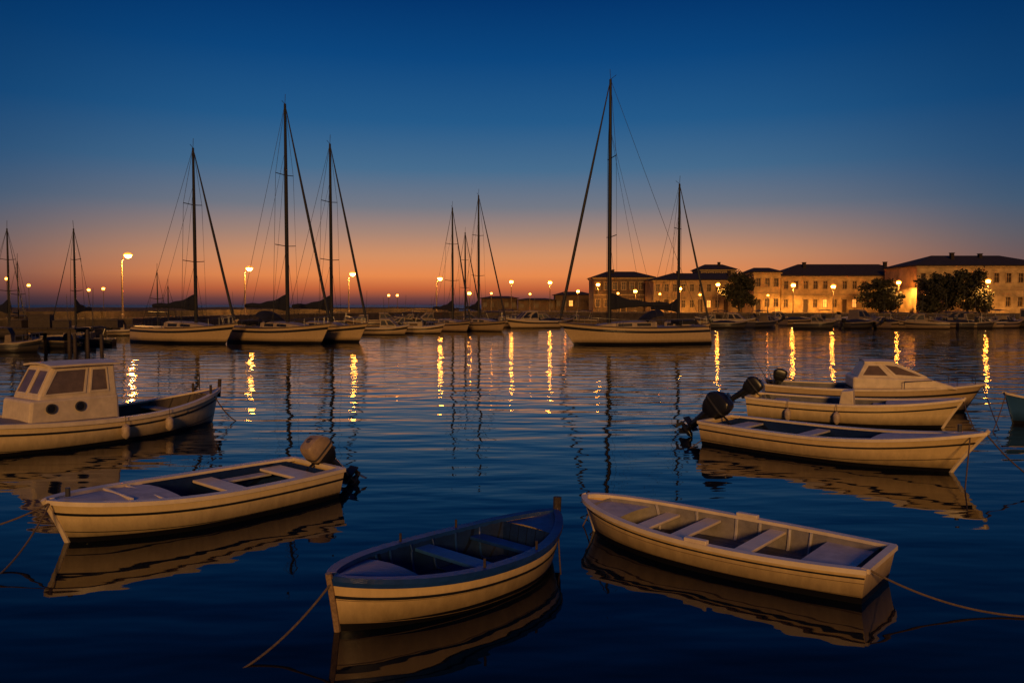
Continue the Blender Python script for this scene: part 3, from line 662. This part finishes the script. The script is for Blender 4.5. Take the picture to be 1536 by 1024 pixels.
for a in (('white cabin boat just right of the left yacht group',578,502,74,0,1,-.15,HG),('open white boat between the cabin boat and the curved lamp',634,500,68,3,1,-.1,HG),('covered boat left of the distant pair of masts',664,496,56,2,1,.3,HQ),
          ('low cabin boat behind the right distant mast',750,491,62,1,1,.2,HF),('white cruiser with dark windows between the distant masts and the big yacht',797,492,78,0,-1,.5,HG),('covered motorboat behind the cruiser left of the big yacht',834,489,56,2,1,.4,HQ),('small white boat behind the open white boat',606,492,62,1,-1,.2,HF),
          ('wheelhouse boat behind the gap between the two slim distant yachts',700,488,56,0,1,.2,HQ),('canopied boat behind the bow of the big yacht',868,487,56,1,-1,-.3,HQ),('wheelhouse boat moored just behind the third tall yacht\'s bow',548,491,60,0,-1,.1,HQ),('canopied boat under the third curved lamp',518,489,54,1,1,.2,HD),
          ('small wheelhouse boat behind the left distant mast\'s stern',645,487,54,0,-1,.3,HD),('canopied boat in the back row left of the cruiser',770,486,58,1,1,-.3,HQ),('wheelhouse boat in the back row above the white cabin boat',574,488,60,0,1,.2,HQ),('white cabin boat alongside the first tall yacht\'s stern',215,499,50,0,-1,.3,HG),('canopied boat between the first two tall yachts',352,495,52,1,1,.2,HQ),
          ('dark covered boat between the two slim distant yachts and the cruiser',728,489,56,2,-1,.3,HD),('dark canopied boat in the back row right of the third curved lamp',620,486,58,1,-1,.1,HD),('dark wheelhouse boat directly left of the big yacht\'s bow',812,487,54,0,1,-.2,HD)):
    motorboat(*a,group=gM)
wh=['just right of the big yacht stern','below the left lamp beside the leafy tree','below the leafy tree','under the narrow house front','below the left palazzo lamp','between the two palazzo lamps','below the right palazzo lamp','below the palazzo roof\'s right half','below the small spreading tree','below the lamp at the palazzo\'s right end','where the palazzo meets the taller right building','below the left half of the tree pair','below the right half of the tree pair','below the rightmost lamp','right of the rightmost lamp','cut by the right edge of the frame']
st=[1,0,3,0,2,1,3,0,1,2,0,1,0,3,1,0]; kind=['canopied cabin boat','wheelhouse boat','covered boat','open console boat']
for i,(w_,s_) in enumerate(zip(wh,st)):
    px=1072+i*31+random.uniform(-5,5); k=kind[{0:1,1:0,2:2,3:3}[s_]]
    motorboat(k+' moored '+w_,px,487+random.uniform(-1.5,3.5)+(3 if i>8 else 0),random.uniform(54,78),s_,random.choice([1,-1]),random.uniform(-.7,.7),hm=random.choice([HF,HF,HQ,HQ,HD,HG]),group=gR)
for px,s_,w_ in ((1094,2,'squeezed in left of the leafy tree'),(1146,1,'squeezed in left of the narrow house front'),(1222,0,'squeezed in between the palazzo lamps, nearer the left one'),(1290,2,'squeezed in just left of the small spreading tree'),(1338,1,'squeezed in just right of the small spreading tree'),(1384,3,'squeezed in left of the tree pair'),(1430,2,'squeezed in between the two joined trees'),(1466,1,'squeezed in just left of the rightmost lamp'),(1513,2,'squeezed in near the right edge')):
    motorboat('dark '+kind[{0:1,1:0,2:2,3:3}[s_]]+' '+w_,px,491.5+random.uniform(-1,2),random.uniform(50,66),s_,random.choice([1,-1]),random.uniform(-.8,.8),hm=random.choice([HD,HQ]),group=gR)
for a in (('dark open boat at the left edge in front of the jetty',20,528,84,3,1,.1,HD),('dark covered boat beside the jetty piles',75,522,66,2,-1,-.2,HD),('low dark cabin boat behind the jetty at far left',40,500,70,1,1,.1,HQ),('cabin boat behind the jetty end, left of the first tall yacht',160,498,54,0,1,-.2,HG),('dark wheelhouse boat against the jetty, behind the covered boat',104,514,70,0,1,.2,HD),('small off white boat right of the jetty piles',188,503,48,3,1,.1,HG),('dark canopied boat right of the jetty piles',140,518,60,1,-1,.1,HD)): motorboat(*a,group=gL)
# jetty + piles + crates
j=empty('jetty','dark timber jetty at the far left behind the wheelhouse boat','jetty',(-36.5,58.5,0))
m=MB(); m.box((-4.5,0,1.54),(19.1,2.5,.05))
for i in range(60): m.box((-14+i*.32,0,1.59),(.28,2.6,.06))
m.build('deck_boards',WOODD,j,smooth=False)
for y in (-1.1,1.1): MB().box((-4.5,y,1.38),(19.2,.16,.22)).build('beam',WOODD,j)
for x in (-12,-7.5,-3,1.5,4.6):
    for y in (-1.15,1.15): MB().tube([(x,y,-1),(x,y,1.5)],.13,8).build('support_post',WOODD,j)
for px,top,dd in ((112,500,56),(131,494,56.3),(152,501,56.6)):
    p=D(px,top,dd); o=MB().tube([(0,0,-1),(0,0,p.z-.15),(0,0,p.z)],[.13,.12,.08],10).build('mooring_pile',WOODD,None,loc=(p.x,dd,0)); tag(o,{112:'leftmost dark mooring pile in front of the jetty',131:'tallest dark mooring pile, middle of three',152:'rightmost dark mooring pile by the jetty end'}[px],'pile','dark piles in front of the jetty')
for px,lb,sx,sz in ((30,'dark fish crate on the jetty near the left edge',1.0,.5),(62,'larger dark chest on the jetty',1.5,.9),(93,'low dark crate on the jetty left of the piles',1.1,.45),(172,'dark crate at the right end of the jetty',.9,.5)):
    o=empty('crate',lb,'crate',(X(px,58.5),58.5,1.625),random.uniform(-.3,.3),'crates on the jetty'); q=MB()
    q.box((0,0,.03),(sx,.7,.06))
    for s_ in (-1,1): q.box((0,s_*.33,sz/2+.03),(sx,.05,sz-.06)); q.box((s_*(sx/2-.025),0,sz/2+.03),(.05,.6,sz-.06))
    q.build('box',WOODD,o,smooth=False); MB().box((0,0,sz+.05),(sx+.04,.74,.06)).build('lid',WOODD,o,bevel=.01)
# ------------------------------------------------------------------ FOREGROUND BOATS
# A  white wheelhouse boat, left
A,L=boat('fishing_boat','white wheelhouse fishing boat at the left edge with two portholes','fishing boat',(-8.3,22.5),(-13.0,16.0))
h=Hull(L,2.5,(.95,.58,.92),keel=-.5,rake=.5,srake=.35,p=2.2,q=.75,tm=.5,dbl=True,e0=.42,e1=.95)
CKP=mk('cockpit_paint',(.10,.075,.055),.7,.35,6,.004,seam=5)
DKA=mk('muted_deck_paint',(.26,.21,.165),.65,.35,5,.004)
h.shell(34,12).build('hull',HW,A); h.stripe(.13,.16,-.015).build('hull_stripe',LINE,A); h.stripe(.36,.368,-.008).build('chine_line',LINE,A); h.gunwale(.05,.12,.09,.03).build('gunwale',RIM,A)
h.liner(.07,.42,.14,.22,16).build('cockpit',CKP,A); h.deck(.42,.985,.03,.06,.08).build('foredeck',DKA,A); h.deck(0.012,.07,.02,.04,.06,6).build('aft_deck',DKA,A)
def ax(s): return -L/2+s
MB().prism([(ax(3.25),.45),(ax(5.35),.45),(ax(5.27),1.13),(ax(3.27),1.13)],-.73,.73).build('cabin_trunk',WH,A,smooth=False,bevel=.06)
for s in (4.2,4.85):
    for sd in (1,-1):
        o=MB(); o.lathe([(.12,0),(.12,.03),(.09,.03),(.09,.012)],n=18); q=o.build('porthole',BLKM,A,loc=(ax(s),sd*.732,.92)); q.rotation_euler=(-sd*pi/2,0,0)
        MB().lathe([(.089,.0),(.089,.014)],n=18).build('pane',LINE,q)
cabin(A,ax(3.30),ax(5.08),.36,1.12,1.88,1.43,1.30,WH,WH,2,.03,.10,True,.10,.045,split=[0,.34,1],ub=.12,bev=.04)
MB().tube([(ax(.02),0,.7),(ax(-.02),0,1.2)],.05,8).build('stern_post',WOODD,A)
for s,sd in ((.55,1),(.55,-1)): MB().tube([(ax(s),sd*.42,.86),(ax(s),sd*.42,1.1)],.035,8).build('bollard',WOODD,A)
MB().box((ax(1.7),0,.52),(.32,1.8,.05)).build('thwart',DKA,A,bevel=.01)
MB().tube([(ax(.3),-.5,.86),(ax(.3),-.5,1.36)],.016,6).build('rail_post',BLKM,A)
p=wpt(A,h.pt(.06,0,1)); rope('rope hanging from the stern of the wheelhouse boat',p,W(356,632,-.03),.12,.016)
for t,lb in ((.43,'left fender hanging on the wheelhouse boat'),(.28,'right fender hanging on the wheelhouse boat, below its cockpit')):
    fender(lb,wpt(A,h.pt(t,0,1,-.12,.02)),.1,.36,.14)
# B  white outboard boat, left foreground
B,L=boat('motorboat','white open motorboat in the left foreground with a tan outboard','motorboat',(-3.45,14.05),(-6.38,10.75))
h=Hull(L,1.85,(.48,.47,.62),keel=-.3,tw=.84,rake=.40,srake=.1,p=2.4,q=.72,tm=.42,e0=.40,e1=.9)
h.shell(34,12).build('hull',HW,B); h.stripe(.14,.172,-.014).build('hull_stripe',LINE,B); h.stripe(.36,.37,-.006).build('chine_line',LINE,B)
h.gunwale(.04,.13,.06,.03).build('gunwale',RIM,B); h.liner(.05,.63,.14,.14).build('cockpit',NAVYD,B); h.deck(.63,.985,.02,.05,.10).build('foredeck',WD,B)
for t,w_,z in ((.12,.42,.39),(.40,.34,.37)): h.thwart(t,w_,z,.05,.14).build('thwart',RIM,B,bevel=.012)
MB().box((-L/2+L*.63-.01,0,.41),(.05,1.25,.12)).build('bulkhead_trim',WH,B,bevel=.01)
for x in (.69,.78): MB().box((-L/2+L*x,0,.505+(x-.69)*.55),(.045,1.3-(x-.69)*3.5,.04)).build('deck_batten',RIM,B,bevel=.008)
for sd in (-1,1): MB().box((-L/2+L*.25,.55*sd,.33),(.9,.22,.04)).build('side_bench',WD,B,bevel=.01)
MB().tube([(L/2-.3,-.0,.64),(L/2-.3,0,.76)],.035,8).build('bow_cleat',BLKM,B)
h.stem(.04,.03).build('stem',WH,B)
outboard(B,(-L/2-.10,0,.42),R(44),1.15,COWLB,BLKM,1.12,1.15)
bt=wpt(B,h.pt(.99,0,1,0,0)); rope('bow rope of the left foreground motorboat leading off the left edge',bt,W(-60,800,.35),.06,.013); rope('slack second rope below the bow of the left foreground motorboat',bt,W(-5,865,-.02),.1,.013)
# C  blue rowboat
C,L=boat('rowing_boat','double ended wooden rowing boat with a navy blue inside, front centre','rowing boat',(.58,10.5),(-1.83,7.86))
h=Hull(L,1.5,(.56,.42,.57),keel=-.3,rake=.14,srake=.16,p=2.3,q=.78,tm=.48,dbl=True,e0=.5,e1=.95)
h.shell(34,12,4,.004,.008).build('hull',HC,C,mat2=SEAM,ang=20); h.stripe(.165,.192,-.016).build('hull_stripe',LINE,C); h.stripe(.0,.08,-.016).build('sheer_strake',NAVY,C)
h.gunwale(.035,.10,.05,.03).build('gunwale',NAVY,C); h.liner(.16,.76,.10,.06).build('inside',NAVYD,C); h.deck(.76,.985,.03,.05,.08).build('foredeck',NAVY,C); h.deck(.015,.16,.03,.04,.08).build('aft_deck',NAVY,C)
h.thwart(.50,.24,.34,.045,.10).build('thwart',BLUE,C,bevel=.01)
h.thwart(.27,.2,.32,.045,.10).build('thwart',NAVY,C,bevel=.01)
MB().tube([(-L/2-.02,0,.3),(-L/2-.04,0,.74)],[.05,.055],8).build('stern_post',WOODD,C); h.stem(.035,.05).build('stem',WOODL,C)
for t in (.33,.58):
    for sd in (1,-1):
        p=h.pt(t,0,sd,.03,.03); MB().tube([p,p+Vector((0,0,.10))],.016,7).build('thole_pin',WOODD,C)
h.ribs(C,NAVY,(.25,.35,.45,.55,.65,.72),.016,.11,.07)
bt=wpt(C,h.pt(1,.05,1)); rope('rope from the bow of the blue lined rowing boat into the bottom water',bt,W(325,1024,-.05),.12,.012)
sp0=wpt(C,h.pt(0,0,-1)); rope('rope hanging off the stern of the blue lined rowing boat',sp0+Vector((.04,-.02,.06)),W(842,868,-.02),.15,.011)
# D  dinghy
Dd,L=boat('dinghy','cream clinker dinghy in the right foreground with three plank seats','dinghy',(4.24,9.0),(1.07,11.65))
h=Hull(L,1.56,(.39,.36,.49),keel=-.28,tw=.74,rake=.30,srake=.10,p=2.3,q=.66,tm=.42,e0=.45,e1=.85)
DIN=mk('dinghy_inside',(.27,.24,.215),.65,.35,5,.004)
DFL=mk('dinghy_floorboards',(.12,.115,.115),.75,.45,6,.006,seam=7,stretch=(1,5,5))
h.shell(34,12,5,.008,.011).build('hull',HC,Dd,ang=18,mat2=SEAM); h.stripe(.085,.108,-.02).build('hull_stripe',LINE,Dd)
h.gunwale(.045,.065,.055,.03).build('gunwale',RIM,Dd); h.liner(.04,.93,.07,.05).build('inside',DIN,Dd); h.floorboards(.18,.82,.075,.08).build('floorboards',DFL,Dd); h.deck(.80,.985,.06,.03,.07).build('foredeck',WD,Dd); h.deck(.035,.2,.08,.0,.07).build('stern_seat',WD,Dd)
for t in (.36,.58,.72): h.thwart(t,.22,.285,.04,.07).build('thwart',RIM,Dd,bevel=.01)
h.ribs(Dd,WD,(.25,.32,.42,.50,.64,.78),.022,.085,.06)
for t in (.47,):
    for sd in (1,-1):
        p=h.pt(t,0,sd,.015,.05); MB().box(p,(.3,.09,.05)).build('oarlock_block',RIM,Dd,bevel=.01)
h.stem(.035,.03).build('stem',WH,Dd)
rope('rope from the dinghy\'s stern corner to the right edge',wpt(Dd,(-L/2-.02,h.half(0)*.9,.40)),W(1560,925,.02),.12,.012)
bb=wpt(Dd,h.pt(.98,0,-1)); rope('short rope dangling from the dinghy\'s far bow',bb,W(873,790,-.02),.05,.01)
# E  right boat nearest with raised outboard
E,L=boat('motorboat','long white open boat at right with a raised black outboard, nearest of three','motorboat',(4.95,19.3),(9.12,15.15))
h=Hull(L,1.9,(.53,.50,.84),keel=-.35,tw=.82,rake=.85,srake=.1,p=2.1,q=.8,tm=.42,e0=.42,e1=1.0)
h.shell(34,12).build('hull',HC,E); h.stripe(.13,.158,-.017).build('hull_stripe',LINE,E); h.stripe(.33,.34,-.008).build('chine_line',LINE,E)
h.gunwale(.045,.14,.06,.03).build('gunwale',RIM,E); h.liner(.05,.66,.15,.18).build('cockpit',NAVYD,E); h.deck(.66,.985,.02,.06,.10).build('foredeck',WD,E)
for t,w_ in ((.12,.4),(.40,.3)): h.thwart(t,w_,.42,.05,.15).build('thwart',WD,E,bevel=.012)
h.stem(.04,.06).build('stem',WH,E)
MB().tube([(L/2-.5,0,.82),(L/2-.5,0,.96)],.04,8).build('bow_cleat',BLKM,E)
outboard(E,(-L/2-.06,0,.56),R(48),1.25,BLK,BLKM,1.15,1.4)
bt=wpt(E,h.pt(.99,0,1)); rope('bow rope of the long white boat leading to the right edge',bt,W(1570,730,.1),.1,.014); rope('bow rope of the long white boat dropping into the water',bt+Vector((-.3,.0,-.05)),W(1447,738,-.03),.03,.013)
rope('rope trailing from the stern of the long white boat',wpt(E,(-L/2,.6,.5)),W(1030,675,-.03),.05,.012)
# F  second right boat
Fb,L=boat('motorboat','white open boat with a small black outboard, middle of the three right boats','motorboat',(7.1,23.6),(12.0,21.0))
h=Hull(L,1.9,(.62,.56,.80),keel=-.35,tw=.8,rake=.7,srake=.1,p=2.1,q=.8,tm=.42,e0=.42,e1=1.0)
h.shell(30,10).build('hull',HW,Fb); h.stripe(.13,.16,-.015).build('hull_stripe',LINE,Fb); h.gunwale(.045,.12,.06,.03).build('gunwale',RIM,Fb)
h.liner(.05,.66,.14,.22).build('cockpit',GREY,Fb); h.deck(.66,.985,.02,.06,.10).build('foredeck',WD,Fb)
for t,w_ in ((.15,.4),(.62,.3)): h.thwart(t,w_,.48,.05,.14).build('thwart',WD,Fb,bevel=.012)
MB().prism([(-.35,.22),(.1,.22),(.05,.92),(-.25,.88)],-.28,.28).build('console',WH,Fb,smooth=False,bevel=.03)
h.stem(.04,.05).build('stem',WH,Fb)
outboard(Fb,(-L/2-.04,0,.66),R(52),1.05,BLK,BLKM,1.1,1.35)
fender('fender on the middle right boat, near its outboard',wpt(Fb,h.pt(.22,0,-1,-.12)),.09,.35,.15)
fender('fender on the middle right boat, amidships',wpt(Fb,h.pt(.45,0,-1,-.12)),.09,.35,.15)
rope('bow rope of the middle right boat falling to the water',wpt(Fb,h.pt(.99,0,1)),W(1470,660,-.03),.06,.014)
# G  cabin cruiser
G,L=boat('cabin_cruiser','small white cabin cruiser behind the other right-hand boats','cabin cruiser',(8.2,25.9),(14.5,24.3))
h=Hull(L,2.2,(.78,.70,.88),keel=-.4,tw=.85,rake=.8,srake=0,p=2.1,q=.8,tm=.4,e0=.42,e1=1.0)
h.shell(30,10).build('hull',HG,G); h.stripe(.13,.17,-.015).build('hull_stripe',LINE,G); h.gunwale(.045,.12,.06,.03).build('gunwale',WH,G)
h.liner(.05,.40,.14,.3).build('cockpit',GREY,G); h.deck(.40,.985,.02,.08,.10).build('foredeck',WD,G)
MB().prism([(-L*.10,.70),(L*.36,.74),(L*.33,.86),(L*.24,1.04),(-L*.10,1.08)],-.74,.74).build('trunk_cabin',WH,G,smooth=False,bevel=.08)
cabin(G,-L*.08,L*.24,1.0,1.05,1.52,1.4,1.0,WH,WH,2,.25,.02,True,.0,.06,split=[0,.5,1],bev=.03)
outboard(G,(-L/2+.55,0,.82),R(20),.9,BLK)
MB().tube([(-L/2+.2,-.8,.7),(-L/2-.55,-.9,2.0)],[.014,.006],6).build('fishing_rod',BLKM,G)
MB().tube([(-L/2+.3,-.5,.7),(-L/2+.0,-.5,1.6)],[.014,.006],6).build('fishing_rod',BLKM,G)
pr=MB()
for sd in (1,-1):
    a_=[h.pt(t,0,sd,.1,.03) for t in (.62,.74,.86,.95,1)]
    pr.tube([p+Vector((0,0,.22)) for p in a_],.014,6)
    for p in a_[:4]: pr.tube([p,p+Vector((0,0,.22))],.012,6)
pr.build('bow_rail',STEEL,G)
rope('bow rope of the cabin cruiser slanting to the right',wpt(G,h.pt(.99,0,1)),W(1500,648,-.03),.05,.014)
# H  blue boat at the right edge
Hb,L=boat('rowing_boat','small blue boat cut off by the right edge','rowing boat',(17.4,22.3),(13.7,22.1))
h=Hull(L,1.6,(.6,.55,.85),keel=-.3,tw=.8,rake=.35,srake=.1)
h.shell(26,9).build('hull',HB,Hb); h.gunwale(.04,.08,.06,.03).build('gunwale',WH,Hb); h.liner(.05,.7,.1,.2).build('inside',GREY,Hb); h.deck(.7,.985,.02,.04,.08).build('foredeck',BLUE,Hb)
h.thwart(.4,.25,.45,.045,.1).build('thwart',WD,Hb,bevel=.01)
rope('rope from the blue boat\'s bow to the water',wpt(Hb,h.pt(.99,0,1)),W(1488,650,-.03),.06,.013)
